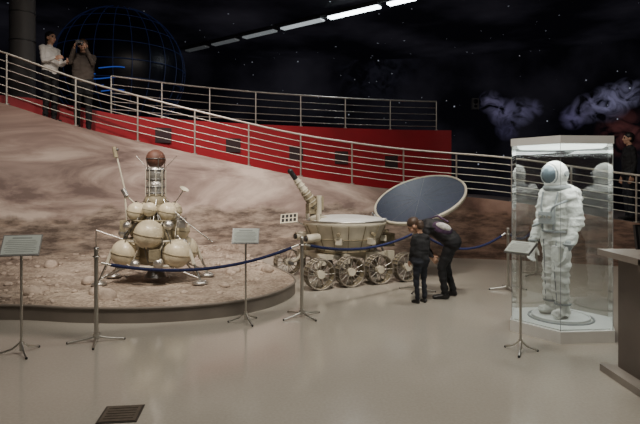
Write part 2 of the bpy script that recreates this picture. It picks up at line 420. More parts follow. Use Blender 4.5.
# ---------------------------------------------------------------- diorama
def catmull(pts, k=10):
    out = []; pts = [Vector(p) for p in pts]
    for i in range(len(pts)-1):
        p0 = pts[max(i-1, 0)]; p1 = pts[i]; p2 = pts[i+1]; p3 = pts[min(i+2, len(pts)-1)]
        for j in range(k):
            t = j/k
            out.append(.5*((2*p1)+(p2-p0)*t+(2*p0-5*p1+4*p2-p3)*t*t+(3*p1-p0-3*p2+p3)*t**3))
    out.append(pts[-1]); return out
front = catmull([(-8.3, 5.6, 0), (-5.8, 5.95, 0), (-3.77, 6.13, 0), (-2.77, 6.0, 0), (-1.96, 6.0, 0), (-1.2, 6.22, 0), (-.7, 6.65, 0), (-.42, 7.25, 0), (-.38, 7.8, 0), (-.62, 8.5, 0), (-1.1, 9.5, 0), (-1.7, 10.85, 0)], 10)
nF = len(front)
phi0 = math.degrees(math.atan2(front[0].x-CX, front[0].y-CY)); phi1 = math.degrees(math.atan2(-1.7-CX, 10.85-CY))
back = [P(phi0+(phi1-phi0)*i/(nF-1), RW-.01) for i in range(nF)]
def soilz(x, y, t):
    e = min(1, t/.08)
    return .17+e*(.035*noise.noise(Vector((x*1.3, y*1.3, 0)))+.02*noise.noise(Vector((x*5, y*5, 3)))+.02)+.16*max(0, t-.55)**1.2*2
b = B('diorama_platform'); T = 70
vs = []
for i in range(nF):
    for j in range(T+1):
        t = j/T; p = front[i].lerp(back[i], t); vs.append((p.x, p.y, soilz(p.x, p.y, t)))
fs = [(i*(T+1)+j, (i+1)*(T+1)+j, (i+1)*(T+1)+j+1, i*(T+1)+j+1) for i in range(nF-1) for j in range(T)]
b.add(vs, fs, M_soil)
top = [(front[i].x, front[i].y, .17) for i in range(nF)]; bot = [(p[0], p[1], 0) for p in top]
b.add(top+bot, [(i, nF+i, nF+i+1, i+1) for i in range(nF-1)], M_curb)
b.tube(top, .018, M_curb, 8)
b.build()
b = B('moon_rocks', (-2.4, 8, .2))
for i in range(420):
    k = random.randint(4, nF-8); t = random.uniform(.08, .97); p = front[k].lerp(back[k], t)
    if (p-Vector((-2.37, 7.5, 0))).length < .85: continue
    r = random.uniform(.012, .05) if random.random() < .9 else random.uniform(.06, .13)
    o = Vector((p.x, p.y, soilz(p.x, p.y, t)+r*.15)); vs = []
    st = len(b.v)
    b.sph(o, (r*random.uniform(.8, 1.4), r*random.uniform(.8, 1.3), r*random.uniform(.5, .8)), M_rock, 8, 6)
    for q in range(st, len(b.v)):
        dv = b.v[q]-o; b.v[q] = o+dv*(1+.5*noise.noise(b.v[q]*(2/r)*.4))
b.build()

# ---------------------------------------------------------------- sample return lander
LC = Vector((-2.37, 7.5, 0)); b = B('lunar_sample_lander', (-2.37, 7.5, .2))
def W(x, y, z): return LC+Vector((x, y, z))
for k, ang in enumerate((205, 335, 25, 155)):
    a = math.radians(ang+3); ca, sa = math.cos(a), math.sin(a)
    ft = W(.76*ca, .76*sa*.95, .215)
    b.lathe([(0, 0), (.1, 0), (.115, .02), (.07, .045), (.03, .06), (0, .06)], M_silver, ft-Vector((0, 0, .01)), n=20)
    b.tube([ft+Vector((0, 0, .04)), W(.60*ca, .60*sa, .62)], .018, M_steel)
    b.cyl(W(.66*ca, .66*sa, .47), W(.58*ca, .58*sa, .68), .028, M_cream2, n=10)
    b.tube([W(.60*ca, .60*sa, .64), W(.38*ca, .38*sa, .86)], .015, M_steel)
    for s in (-.45, .45):
        b.tube([ft+Vector((0, 0, .06)), W(.42*math.cos(a+s), .42*math.sin(a+s), .46)], .011, M_steel)
        b.tube([W(.60*ca, .60*sa, .62), W(.42*math.cos(a+s), .42*math.sin(a+s), .46)], .009, M_steel)
b.ring(W(0, 0, .46), .42, .02, M_cream2); b.ring(W(0, 0, .80), .40, .016, M_cream2); b.ring(W(0, 0, 1.08), .33, .014, M_khaki)
b.lathe([(.16, .26), (.10, .36), (.06, .44), (.2, .48), (.2, .5)], M_dsteel, W(0, 0, 0))
b.lathe([(0, .46), (.24, .46), (.26, .6), (.26, .95), (.22, 1.02), (.2, 1.2), (.14, 1.3), (0, 1.3)], M_khaki, W(0, 0, 0))
for k in range(8):
    a = 2*pi*k/8+.2
    b.tube([W(.42*math.cos(a), .42*math.sin(a), .46), W(.40*math.cos(a+.39), .40*math.sin(a+.39), .80)], .01, M_cream2, 6)
    b.tube([W(.40*math.cos(a), .40*math.sin(a), .80), W(.33*math.cos(a+.39), .33*math.sin(a+.39), 1.08)], .009, M_cream2, 6)
    b.tube([W(.33*math.cos(a), .33*math.sin(a), 1.08), W(.13*math.cos(a+.2), .13*math.sin(a+.2), 1.4)], .008, M_steel, 6)
def tank(p, r, m=M_cream):
    b.sph(p, r, m, 28, 16); b.ring(p, r*1.005, r*.04, M_khaki, (0.2, 0, 1), 28, 6)
    b.cyl(Vector(p)+Vector((0, 0, r*.95)), Vector(p)+Vector((0, 0, r*1.15)), r*.16, M_steel, n=10)
for ang in (212, 328, 32, 148):
    a = math.radians(ang); tank(W(.42*math.cos(a), .36*math.sin(a), .62), .205)
tank(W(.01, -.33, .90), .205)
tank(W(-.3, .1, .93), .13); tank(W(.33, .05, .93), .15); tank(W(0, .33, .9), .18)
for ang, r in ((215, .135), (325, .135), (35, .12), (145, .12), (270, .10)):
    a = math.radians(ang); tank(W(.27*math.cos(a), .27*math.sin(a), 1.20+(.04 if ang == 270 else 0)), r)
for ang, z, r in ((250, .5, .07), (292, .52, .07), (195, .9, .07), (345, .75, .07), (230, 1.02, .06), (310, 1.03, .07)):
    a = math.radians(ang); b.sph(W(.44*math.cos(a), .44*math.sin(a), z), r, M_silver, 16, 10)
b.box(W(-.40, -.12, 1.0), (.1, .12, .16), M_khaki); b.box(W(.42, -.16, 1.05), (.12, .1, .14), M_silver)
b.box(W(.12, -.42, .62), (.14, .08, .16), M_khaki)
b.lathe([(.14, 1.30), (.15, 1.40), (.12, 1.42), (.12, 1.5)], M_khaki, W(0, 0, 0))
b.lathe([(0, 1.42), (.125, 1.42), (.13, 1.46), (.13, 1.62), (.115, 1.64), (.13, 1.66), (.13, 1.80), (.10, 1.84), (0, 1.84)], M_silver, W(0, 0, 0))
for z in (1.46, 1.55, 1.66, 1.79): b.ring(W(0, 0, z), .134, .008, M_dsteel)
for k in range(10):
    a = 2*pi*k/10; b.tube([W(.145*math.cos(a), .145*math.sin(a), 1.42), W(.145*math.cos(a), .145*math.sin(a), 1.80)], .006, M_cream2, 6)
b.sph(W(0, 0, 1.955), .135, M_brownball, 28, 18); b.ring(W(0, 0, 1.955), .137, .006, M_dsteel)
for a in (.5, 2.2, 3.9, 5.3):
    b.tube([W(.12*math.cos(a), .12*math.sin(a), 1.82), W(.14*math.cos(a), .14*math.sin(a), 1.96)], .007, M_steel, 6)
for a in (.3, 2.9): b.tube([W(.12*math.cos(a), .1*math.sin(a), 1.8), W(.3*math.cos(a), .2*math.sin(a), 2.0)], .005, M_steel, 6)
b.tube([W(-.36, -.1, .86), W(-.40, -.12, 1.45)], .014, M_cream2); b.tube([W(-.38, -.1, 1.40), W(-.52, -.14, 2.04)], .012, M_cream2)
b.cyl(W(-.515, -.14, 1.97), W(-.545, -.14, 2.12), .03, M_khaki, n=12); b.cyl(W(-.55, -.14, 2.08), W(-.48, -.14, 2.08), .016, M_dsteel)
b.tube([W(-.38, -.1, 1.42), W(-.18, -.05, 1.22)], .012, M_cream2)
b.cyl(W(-.43, -.12, 1.52), W(-.37, -.12, 1.42), .035, M_silver)
b.tube([W(.25, -.2, 1.28), W(.52, -.25, 1.05), W(.86, -.2, .78)], .009, M_steel, 6)
b.tube([W(.40, 0, 1.5), W(.2, 0, 1.2)], .008, M_steel, 6); b.lathe([(0, 0), (.05, .01), (.07, .03)], M_cream2, W(.40, 0, 1.5), (.6, -.3, 1))
b.tube([W(-.75, -.25, .95), W(-.75, -.25, .25)], .008, M_steel, 6); b.tube([W(-.75, -.25, .95), W(-.4, -.2, .82)], .008, M_steel, 6)
for k in range(14):
    a = random.uniform(0, 6.28); a2 = a+random.uniform(-.8, .8)
    b.tube(catmull([W(.3*math.cos(a), .3*math.sin(a), .5), W(.45*math.cos(a), .45*math.sin(a), .8), W(.2*math.cos(a2), .2*math.sin(a2), 1.25)], 5), .007, M_dsteel, 5)
b.build()

# ---------------------------------------------------------------- lunar rover
RC = Vector((.42, 8.75, 0)); th = math.radians(25); RM = Matrix.Rotation(th, 3, 'Z')
b = B('lunar_rover', (.42, 8.75, 0))
def Lr(x, y, z): return RC+RM @ Vector((x, y, z))
ax = RM @ Vector((0, 1, 0))
for side in (-1, 1):
    for wx in (-.78, -.26, .26, .78):
        c = Lr(wx, side*.65, .235)
        for o in (-.08, .08): b.ring(c+ax*o, .222, .011, M_wheel, ax, 32, 6)
        b.ring(c, .222, .009, M_wheel, ax, 32, 6)
        for i in range(24):
            a = 2*pi*i/24; rv = RM @ Vector((math.cos(a), 0, math.sin(a)))
            b.tube([c+rv*.228-ax*.095, c+rv*.228+ax*.095], .008, M_wheel, 5)
        b.lathe([(.218, -.078), (.218, .078)], M_khaki, c, ax, 32)
        for i in range(12):
            a = 2*pi*i/12; rv = RM @ Vector((math.cos(a), 0, math.sin(a)))
            for o in (-.08, .08): b.tube([c+ax*o*.6+rv*.05, c+ax*o+rv*.22], .006, M_steel, 5)
        b.cyl(c-ax*.09, c+ax*.09, .06, M_cream2, n=16)
        b.cyl(c-ax*side*.0, c-ax*side*.22, .035, M_dsteel, n=12)
        b.tube([c-ax*side*.16, Lr(wx*.9, side*.42, .30), Lr(wx*.72, side*.34, .46)], .028, M_cream2, 8)
        b.box(Lr(wx*.8, side*.42, .40), (.12, .08, .16), M_cream2, RM)
b.box(Lr(0, 0, .42), (1.15, .72, .07), M_cream2, RM)
b.lathe([(0, .42), (.40, .42), (.50, .50), (.60, .72), (.68, .90), (.70, .93), (.70, .975), (.67, .99)], M_cream2, Lr(0, 0, 0), n=48)
b.lathe([(.67, .99), (.60, 1.02), (.3, 1.055), (0, 1.06)], M_white, Lr(0, 0, 0), n=48)
b.ring(Lr(0, 0, .985), .695, .014, M_steel, n=48); b.ring(Lr(0, 0, .70), .60, .01, M_khaki, n=48); b.ring(Lr(0, 0, .5), .5, .012, M_khaki, n=48)
for i in range(16):
    a = 2*pi*i/16; ca, sa = math.cos(a), math.sin(a)
    b.tube([Lr(.51*ca, .51*sa, .50), Lr(.605*ca, .605*sa, .71), Lr(.705*ca, .705*sa, .93)], .008, M_khaki, 5)
for y in (-.22, .22):
    b.cyl(Lr(-.58, y, .74), Lr(-.80, y, .72), .065, M_cream2, n=16); b.cyl(Lr(-.80, y, .72), Lr(-.83, y, .72), .045, M_black, n=16)
    b.cyl(Lr(-.58, y, .9), Lr(-.6, y, 1.1), .03, M_cream2)
b.box(Lr(-.68, 0, .58), (.16, .2, .12), M_khaki, RM)
for a in (-2.2, -1.35, -.5):
    b.box(Lr(.64*math.cos(a), .64*math.sin(a), .68), (.10, .10, .09), M_cream2, Matrix.Rotation(th+a, 3, 'Z'))
    b.cyl(Lr(.66*math.cos(a), .66*math.sin(a), .8), Lr(.73*math.cos(a), .73*math.sin(a), .79), .03, M_khaki, n=12)
def Wr(x, y, z): return Vector((x, y, z))
b.tube([Wr(-.10, 8.40, .9), Wr(-.10, 8.40, 1.12)], .05, M_cream2, 12)
b.cyl(Wr(-.16, 8.40, 1.05), Wr(.02, 8.40, 1.05), .07, M_cream2, n=16)
b.box(Wr(-.13, 8.38, 1.19), (.16, .14, .16), M_khaki, RM)
b.box(Wr(-.02, 8.38, 1.28), (.12, .12, .22), M_khaki, RM)
b.cyl(Wr(-.02, 8.34, 1.10), Wr(-.02, 8.34, 1.4), .045, M_cream2, n=14)
p0 = Wr(-.05, 8.40, 1.18); p1 = Wr(-.48, 8.26, 1.80)
b.cyl(p0, p0.lerp(p1, .45), .085, M_khaki, r2=.072, n=16); b.cyl(p0.lerp(p1, .45), p0.lerp(p1, .78), .066, M_cream2, r2=.048, n=16)
for t in (.1, .2, .3, .4, .5, .6, .7): b.ring(p0.lerp(p1, t), .088-.04*t, .009, M_cream2, p1-p0, 18, 5)
b.cyl(p0.lerp(p1, .78), p0.lerp(p1, .97), .04, M_black, n=14); b.sph(p0.lerp(p1, .98), .045, M_black)
b.lathe([(.02, 0), (.11, .02), (.12, .03)], M_cream2, p0.lerp(p1, .1), p1-p0, 20)
b.tube([Wr(-.07, 8.4, 1.1), Wr(.12, 8.5, 1.02)], .025, M_cream2)
b.tube([Wr(-.2, 8.5, .88), Wr(-.42, 8.42, 1.0)], .012, M_steel, 6)
RP = Matrix.Rotation(math.radians(38), 3, 'X') @ Matrix.Rotation(-.12, 3, 'Y')
b.box(Wr(-.50, 8.4, 1.03), (.28, .22, .015), M_cream2, RP)
for i in range(4):
    for jy in (-.048, .048):
        b.box(Wr(-.50, 8.4, 1.03)+RP @ Vector((-.096+.064*i, jy, .009)), (.042, .07, .006), M_black, RP)
# opened solar lid
u = Vector((math.cos(math.radians(22)), .08, math.sin(math.radians(22)))).normalized()
w = Vector((-.15, .92, .34)); w = (w-u*w.dot(u)).normalized(); nn = u.cross(w).normalized()
if nn.z < 0: nn = -nn
LCn = Vector((1.71, 8.95, 1.34)); q = Matrix((u, nn.cross(u), nn)).transposed()
b.lathe([(0, .0), (.77, .0)], M_solar, LCn, q=q, n=56)
for k in range(12):
    a = 2*pi*k/12; b.tube([LCn+q @ Vector((.08*math.cos(a), .08*math.sin(a), .001)), LCn+q @ Vector((.77*math.cos(a), .77*math.sin(a), .001))], .0025, M_dsteel, 5)
b.lathe([(.77, .0), (.775, .012), (.80, .012), (.81, 0), (.80, -.05), (.60, -.10), (.3, -.13), (0, -.14)], M_cream2, LCn, q=q, n=56)
hp = LCn-u*.80
b.cyl(hp+w*.15+Vector((-.03, 0, -.03)), hp-w*.15+Vector((-.03, 0, -.03)), .03, M_steel)
b.box(Lr(.68, .0, .95), (.12, .3, .08), M_cream2, RM)
b.tube([Lr(.55, -.3, 1.0), LCn-u*.35-w*.3-nn*.1], .012, M_steel)
b.box(Lr(.78, 0, .62), (.2, .34, .22), M_khaki, RM)
b.cyl(Lr(.82, .2, .5), Lr(.95, .2, .25), .02, M_steel)
b.build()

# ---------------------------------------------------------------- stanchions, ropes, signs
def stanchion(x, y, h=.95, rot=0.3, name='rope_stanchion'):
    b = B(name, (x, y, 0))
    b.cyl((x, y, .03), (x, y, h), .021, M_steel, n=16); b.sph((x, y, h), (.028, .028, .02), M_steel)
    b.cyl((x, y, .03), (x, y, .09), .03, M_steel, n=16); b.ring((x, y, h-.08), .03, .007, M_steel)
    for k in range(4):
        a = rot+pi/2*k; e = Vector((x+.27*math.cos(a), y+.27*math.sin(a), .012))
        b.tube([(x, y, .06), (x+.1*math.cos(a), y+.1*math.sin(a), .035), e], .011, M_steel, 8); b.sph(e, .012, M_black, 10, 6)
    b.build()
def rope(a, c, sag, name='barrier_rope'):
    a = Vector(a); c = Vector(c); dd = (c-a); dd.z = 0; dd.normalize(); a = a+dd*.045; c = c-dd*.045
    b = B(name, (a+c)/2); pts = [a.lerp(c, i/24)-Vector((0, 0, sag*4*(i/24)*(1-i/24))) for i in range(25)]
    b.tube(pts[1:-1], .018, M_rope, 8); b.tube(pts[:2], .012, M_steel, 8); b.tube(pts[-2:], .012, M_steel, 8); b.build()
S = [(-2.28, 5.3), (-.22, 6.27), (1.45, 7.75), (2.82, 7.8)]
for i, s in enumerate(S): stanchion(*s, rot=.3+.4*i, h=.95 if i != 3 else .92)
rope((*S[0], .80), (*S[1], .87), .17); rope((*S[1], .87), (*S[2], .87), .14); rope((*S[2], .87), (*S[3], .85), .24)
S5 = (3.75, 9.0); stanchion(*S5, rot=.5); rope((*S[3], .85), (*S5, .87), .15)

def sign(x, y, yaw, h=.98, w=.36, d=.23, tilt=48, foot=.2):
    b = B('info_sign_stand', (x, y, 0))
    Rz = Matrix.Rotation(yaw, 3, 'Z'); R = Rz @ Matrix.Rotation(math.radians(tilt), 3, 'X')
    b.cyl((x, y, .03), (x, y, h-.03), .012, M_steel, n=12)
    c = Vector((x, y, h)); b.box(c, (w, d, .018), M_dsteel, R); b.box(c+R @ Vector((0, 0, .011)), (w*.94, d*.9, .006), M_paper, R)
    b.box(c+R @ Vector((0, 0, -.02)), (.08, .08, .025), M_dsteel, R)
    b.box(c+R @ Vector((0, d*.33, .0148)), (w*.5, .014, .002), M_ink, R)
    for k in range(7):
        ww = w*(.8 if k % 3 else .7); b.box(c+R @ Vector((0, d*(.2-.09*k), .0148)), (ww, .0045, .002), M_ink, R)
    for k in range(3):
        a = yaw-pi/2+2*pi/3*k+.5; e = Vector((x+foot*math.cos(a), y+foot*math.sin(a), .012))
        b.tube([(x, y, .12), (x+foot*.4*math.cos(a), y+foot*.4*math.sin(a), .05), e], .009, M_steel, 8); b.sph(e, .012, M_black, 10, 6)
    b.cyl((x, y, .03), (x, y, .13), .018, M_steel, n=12)
    b.build()
sign(-2.83, 4.93, .22, 1.03, .34, .22, 55); sign(-.86, 6.02, .03, 1.0, .31, .2, 55); sign(1.92, 4.98, -.95, 1.0, .27, .17, 35, .17)

# hatch
b = B('floor_hatch', (-1.4, 3.66, 0))
R = Matrix.Rotation(.12, 3, 'Z'); b.box((-1.4, 3.66, .003), (.27, .27, .006), M_hatchrim, R); b.box((-1.4, 3.66, .005), (.24, .24, .008), M_hatch, R)
for k in range(5): b.box(Vector((-1.4, 3.66, .010))+R @ Vector((0, -.08+.04*k, 0)), (.2, .003, .003), M_hatchrim, R)
b.build()

# ---------------------------------------------------------------- display case (hexagonal glass vitrine)
CC = Vector((2.66, 5.75, 0)); CA = math.atan2(5.75, 2.66)
def hexa(ap, c=CC):
    r = ap/math.cos(pi/6); return [(c.x+r*math.cos(CA+pi/3*i), c.y+r*math.sin(CA+pi/3*i)) for i in range(6)]
A_ = .49
b = B('display_case', CC)
b.prism(hexa(A_+.012), 0.0, .12, M_white); b.prism(hexa(A_-.03), .12, .132, M_white)
b.prism(hexa(A_-.008), .122, 2.02, M_glass, (False, False))
for p in hexa(A_-.006): b.cyl((p[0], p[1], .12), (p[0], p[1], 2.02), .003, M_suitgrey, n=6)
b.prism(hexa(A_+.005), 2.02, 2.10, M_white); b.prism(hexa(A_-.06), 2.005, 2.02, M_caseglow)
b.cyl((CC.x, CC.y, .13), (CC.x, CC.y, .155), .30, M_white, n=48); b.ring((CC.x, CC.y, .155), .29, .012, M_white, n=48); b.ring((CC.x, CC.y, .137), .33, .012, M_suitgrey, n=48)
b.build()

# ---------------------------------------------------------------- organic figures by voxel union
def capmesh(a, c, r1, r2, n=14, k=5):
    a = Vector(a); c = Vector(c); d = c-a
    if d.length < 1e-6: d = Vector((0, 0, 1e-4))
    q = d.normalized().to_track_quat('Z', 'Y').to_matrix(); vs = []; rows = []
    for j in range(1, k+1): ph = pi-(pi/2)*j/k; rows.append((a, r1*math.sin(ph), r1*math.cos(ph)))
    for j in range(0, k): ph = pi/2-(pi/2)*j/k; rows.append((c, r2*math.sin(ph), r2*math.cos(ph)))
    for (o, r, z) in rows:
        for i in range(n): t = 2*pi*i/n; vs.append(o+q @ Vector((r*math.cos(t), r*math.sin(t), z)))
    vs.append(a-q @ Vector((0, 0, r1))); vs.append(c+q @ Vector((0, 0, r2))); K = len(rows)
    fs = [(j*n+i, j*n+(i+1) % n, (j+1)*n+(i+1) % n, (j+1)*n+i) for j in range(K-1) for i in range(n)]
    for i in range(n): fs.append((K*n, (i+1) % n, i)); fs.append((K*n+1, (K-1)*n+i, (K-1)*n+(i+1) % n))
    return vs, fs
class Org:
    def __init__(s): s.p = []
    def cap(s, a, c, r1, r2, m): s.p.append(('c', Vector(a), Vector(c), r1, r2, m))
    def ell(s, c, r, m, R=None): s.p.append(('e', Vector(c), Vector(r), R or Matrix.Identity(3), 0, m))
    def make(s, voxel, smooth=6):
        t = B('tmp')
        for p in s.p:
            if p[0] == 'c': v, f = capmesh(*p[1:5]); t.add(v, f, p[5])
            else: t.sph(p[1], p[2], p[5], 18, 12, p[3])
        o = t.build()
        md = o.modifiers.new('r', 'REMESH'); md.mode = 'VOXEL'; md.voxel_size = voxel; md.use_smooth_shade = True
        m2 = o.modifiers.new('s', 'SMOOTH'); m2.factor = .5; m2.iterations = smooth
        dg = bpy.context.evaluated_depsgraph_get(); dg.update()
        me = bpy.data.meshes.new_from_object(o.evaluated_get(dg)); bpy.data.objects.remove(o)
        nv = len(me.vertices); co = np.zeros(nv*3); me.vertices.foreach_get('co', co); co = co.reshape(-1, 3)
        faces = [tuple(p.vertices) for p in me.polygons]
        fc = np.array([co[list(f)].mean(0) for f in faces])
        best = np.full(len(fc), 1e9); lab = np.zeros(len(fc), int); mats = []
        for p in s.p:
            if p[5] not in mats: mats.append(p[5])
            k = mats.index(p[5])
            if p[0] == 'c':
                a = np.array(p[1]); d = np.array(p[2])-a; L = max(d@d, 1e-9)
                tt = np.clip(((fc-a)@d)/L, 0, 1); dist = np.linalg.norm(fc-a-tt[:, None]*d, axis=1)-(p[3]+(p[4]-p[3])*tt)
            else:
                R = np.array(p[3]); loc = (fc-np.array(p[1]))@R; r = np.array(p[2]); nrm = np.linalg.norm(loc/r, axis=1)
                dist = (nrm-1)*r.min()
            w_ = dist < best; best[w_] = dist[w_]; lab[w_] = k
        return co, faces, lab, mats
def put(bb, org, voxel, smooth=6, wrinkle=0.0, wf=9.0):
    co, faces, lab, mats = org.make(voxel, smooth)
    o = len(bb.v); V = [Vector(c) for c in co.tolist()]
    if wrinkle: V = [v+noise.noise_vector(Vector((v.x*wf, v.y*wf, v.z*wf*2.4)))*wrinkle for v in V]
    bb.v += V
    mi = [bb.mi(m) for m in mats]
    for f, l in zip(faces, lab): bb.f.append([i+o for i in f]); bb.m.append(mi[l]); bb.sm.append(True)

def hand(og, Wp, d, nrm, side, m, sc=1.0, curl=.5):
    d = Vector(d).normalized(); nrm = Vector(nrm); nrm = (nrm-d*nrm.dot(d)).normalized(); s_ = d.cross(nrm)*side
    for o in (-.026, -.009, .009, .026): og.cap(Wp+s_*o*.7*sc, Wp+d*.08*sc+s_*o*sc, .014*sc, .013*sc, m)
    for o, l in ((-.030, .060), (-.010, .072), (.010, .078), (.030, .070)):
        p = Wp+d*.085*sc+s_*o*sc
        d1 = (d+nrm*curl*.5).normalized(); d2 = (d+nrm*curl*1.5).normalized()
        og.cap(p, p+d1*l*.5*sc, .0088*sc, .008*sc, m); og.cap(p+d1*l*.5*sc, p+d1*l*.5*sc+d2*l*.5*sc, .008*sc, .0068*sc, m)
    p = Wp+d*.025*sc+s_*.03*sc; d1 = (d*.7+s_*.7+nrm*.2).normalized(); d2 = (d+s_*.25+nrm*.3).normalized()
    og.cap(p, p+d1*.04*sc, .012*sc, .010*sc, m); og.cap(p+d1*.04*sc, p+d1*.04*sc+d2*.03*sc, .010*sc, .008*sc, m)

def human(name, loc, heading, J, top, pants, shoe, skin, hair, sc=1.0, hfwd=(1, 0, 0), hup=(0, 0, 1), longhair=False, width=1.0, curl=.5, extra=None):
    """local frame: +x forward, +y left, z up, for a 1.75 m figure"""
    D = dict(pel=(0, 0, .96), che=(0, 0, 1.28), nek=(-.01, 0, 1.47), hed=(.02, 0, 1.635),
             sL=(0, .175, 1.41), sR=(0, -.175, 1.41), eL=(-.02, .22, 1.13), eR=(-.02, -.22, 1.13), wL=(.04, .23, .88), wR=(.04, -.23, .88),
             hL=(0, .085, .92), hR=(0, -.085, .92), kL=(.02, .10, .50), kR=(.02, -.10, .50), aL=(-.02, .10, .085), aR=(-.02, -.10, .085))
    D.update(J)
    Rz = Matrix.Rotation(heading, 3, 'Z'); loc = Vector(loc)
    T = lambda p: loc+Rz @ (Vector(p)*sc)
    j = {k: T(v) for k, v in D.items()}
    g = Org(); c = lambda a, b_, r1, r2, m: g.cap(a, b_, r1*sc, r2*sc, m)
    lr = (j['sL']-j['sR']).normalized()
    w_ = width
    for s in (-1, 1):
        c(j['pel']+lr*.065*s*sc, j['che']+lr*.075*s*sc, .105*w_, .115*w_, top)
        c(j['che']+lr*.075*s*sc, j['nek'].lerp(j['che'], .35)+lr*.09*s*sc, .11*w_, .085*w_, top)
    c(j['pel'], j['che'], .12*w_, .125*w_, top); c(j['sL'], j['sR'], .065, .065, top)
    c(j['nek']-(j['nek']-j['che']).normalized()*.06*sc, j['nek'], .075, .062, top)
    c(j['nek'], j['hed'], .052, .05, skin)
    c(j['hL'], j['hR'], .115*w_, .115*w_, pants)
    for s in 'LR':
        c(j['h'+s], j['k'+s], .092*w_, .064, pants); c(j['k'+s], j['a'+s]+Vector((0, 0, .02)), .064, .05, pants)
        fd = Rz @ Vector((1, .15 if s == 'L' else -.15, 0))
        hl = Vector((j['a'+s].x, j['a'+s].y, loc.z+.04*sc))
        c(j['a'+s], hl-fd*.03*sc, .04, .038, shoe); c(hl-fd*.03*sc, hl+fd*.15*sc-Vector((0, 0, .008)), .04, .034, shoe)
        c(j['s'+s], j['e'+s], .058*w_, .046, top); c(j['e'+s], j['w'+s], .046, .034, top)
    bb = B(name, loc)
    put(bb, g, .013, 4, .012, 11)
    g = Org(); f = Rz @ Vector(hfwd).normalized(); up = Rz @ Vector(hup).normalized(); up = (up-f*up.dot(f)).normalized(); lf = up.cross(f)
    R = Matrix((f, lf, up)).transposed(); H = j['hed']
    Q = lambda x, y, z: H+(f*x+lf*y+up*z)*sc
    E = lambda x, y, z, r, m: g.ell(Q(x, y, z), [a*sc for a in r], m, R)
    E(-.005, 0, .02, (.092, .076, .092), skin); E(.02, 0, -.04, (.066, .06, .072), skin); E(.045, 0, -.085, (.03, .032, .024), skin)
    E(.092, 0, -.015, (.022, .013, .024), skin); E(.08, 0, .015, (.014, .01, .03), skin)
    for s in (-1, 1):
        E(-.005, .08*s, -.01, (.022, .011, .032), skin); E(.078, .03*s, .008, (.012, .014, .008), M_eye); E(.08, .032*s, .027, (.012, .018, .006), hair)
        E(.052, .04*s, -.028, (.03, .022, .024), skin)
    E(.076, 0, -.058, (.014, .024, .008), M_lip)
    E(-.022, 0, .045, (.098, .088, .088), hair); E(-.045, 0, .0, (.07, .084, .09), hair)
    if longhair:
        E(-.06, 0, -.07, (.05, .07, .09), hair); E(-.085, 0, .02, (.05, .05, .05), hair)
    c2 = lambda a, b_, r1, r2, m: g.cap(a, b_, r1*sc, r2*sc, m)
    c2(Q(-.01, 0, -.07), j['nek'], .05, .054, skin)
    put(bb, g, .0065, 2)
    g = Org()
    for s, sg in (('L', 1), ('R', -1)):
        d = (j['w'+s]-j['e'+s]).normalized()
        g.cap(j['w'+s]-d*.03*sc, j['w'+s]+d*.01*sc, .027*sc, .024*sc, skin)
        inn = (-lr*sg); hand(g, j['w'+s], d, inn+(Rz @ Vector((.2, 0, 0))), 1 if sg > 0 else -1, skin, sc, curl)
    put(bb, g, .005, 1)
    if extra: extra(bb, T, Rz, sc)
    bb.build()

M_eye = mat('eye_dark', (.03, .02, .02), .2); M_lip = mat('lip', (.35, .12, .1), .5)
M_skin = mat('skin', (.5, .29, .2), .5, 0, .06); M_hairb = mat('hair_black', (.012, .01, .01), .5, 0, .3, 60); M_hairbr = mat('hair_brown', (.06, .035, .022), .5, 0, .3, 60)
M_shirtw = mat('white_shirt', (.8, .77, .73), .8, 0, .06, 5, .5, 12); M_coat = mat('brown_coat', (.075, .06, .05), .85, 0, .2, 5, .5, 14)
M_dark = mat('dark_cloth', (.012, .012, .014), .85, 0, .25, 5, .5, 14); M_trs = mat('black_trousers', (.008, .008, .01), .8, 0, .2)
M_jkt = mat('dark_jacket', (.012, .011, .013), .7, 0, .3, 6, .6, 14); M_shoe = mat('shoe_black', (.012, .01, .01), .4)
M_jean = mat('dark_jeans', (.015, .017, .025), .85); M_bagp = mat('purple_bag', (.08, .04, .09), .7, 0, .5, 20); M_bagw = mat('bag_pattern', (.6, .56, .55), .7, 0, .3, 30)

wp = P(-33.7, 10.72); zw = rampz(-33.7)-.015
human('museum_visitor_woman', (wp.x, wp.y, zw), -.35, dict(eR=(.06, -.21, 1.15), wR=(.27, -.14, 1.20), eL=(.08, .2, 1.15), wL=(.28, .12, 1.18)), M_shirtw, M_trs, M_shoe, M_skin, M_hairb, .985, longhair=True, curl=1.1, width=.92)
def cam_extra(bb, T, Rz, sc):
    bb.box(T((.34, 0, 1.60)), (.07, .13, .08), M_black, Rz); bb.cyl(T((.37, 0, 1.60)), T((.44, 0, 1.60)), .03, M_black, n=16)
mp_ = P(-30.6, 10.75); zm = rampz(-30.6)-.015
human('museum_visitor_man', (mp_.x, mp_.y, zm), math.radians(-75), dict(eR=(.16, -.20, 1.27), wR=(.29, -.10, 1.52), eL=(.16, .20, 1.27), wL=(.29, .10, 1.52)), M_coat, M_trs, M_shoe, M_skin, M_hairbr, 1.04, width=1.12, curl=1.3, extra=cam_extra)
rp = P(29.8, 10.9); zr = rampz(29.8)-.015
human('museum_visitor_man', (rp.x, rp.y, zr), math.radians(170), {}, M_dark, M_jean, M_shoe, M_skin, M_hairb, 1.0)
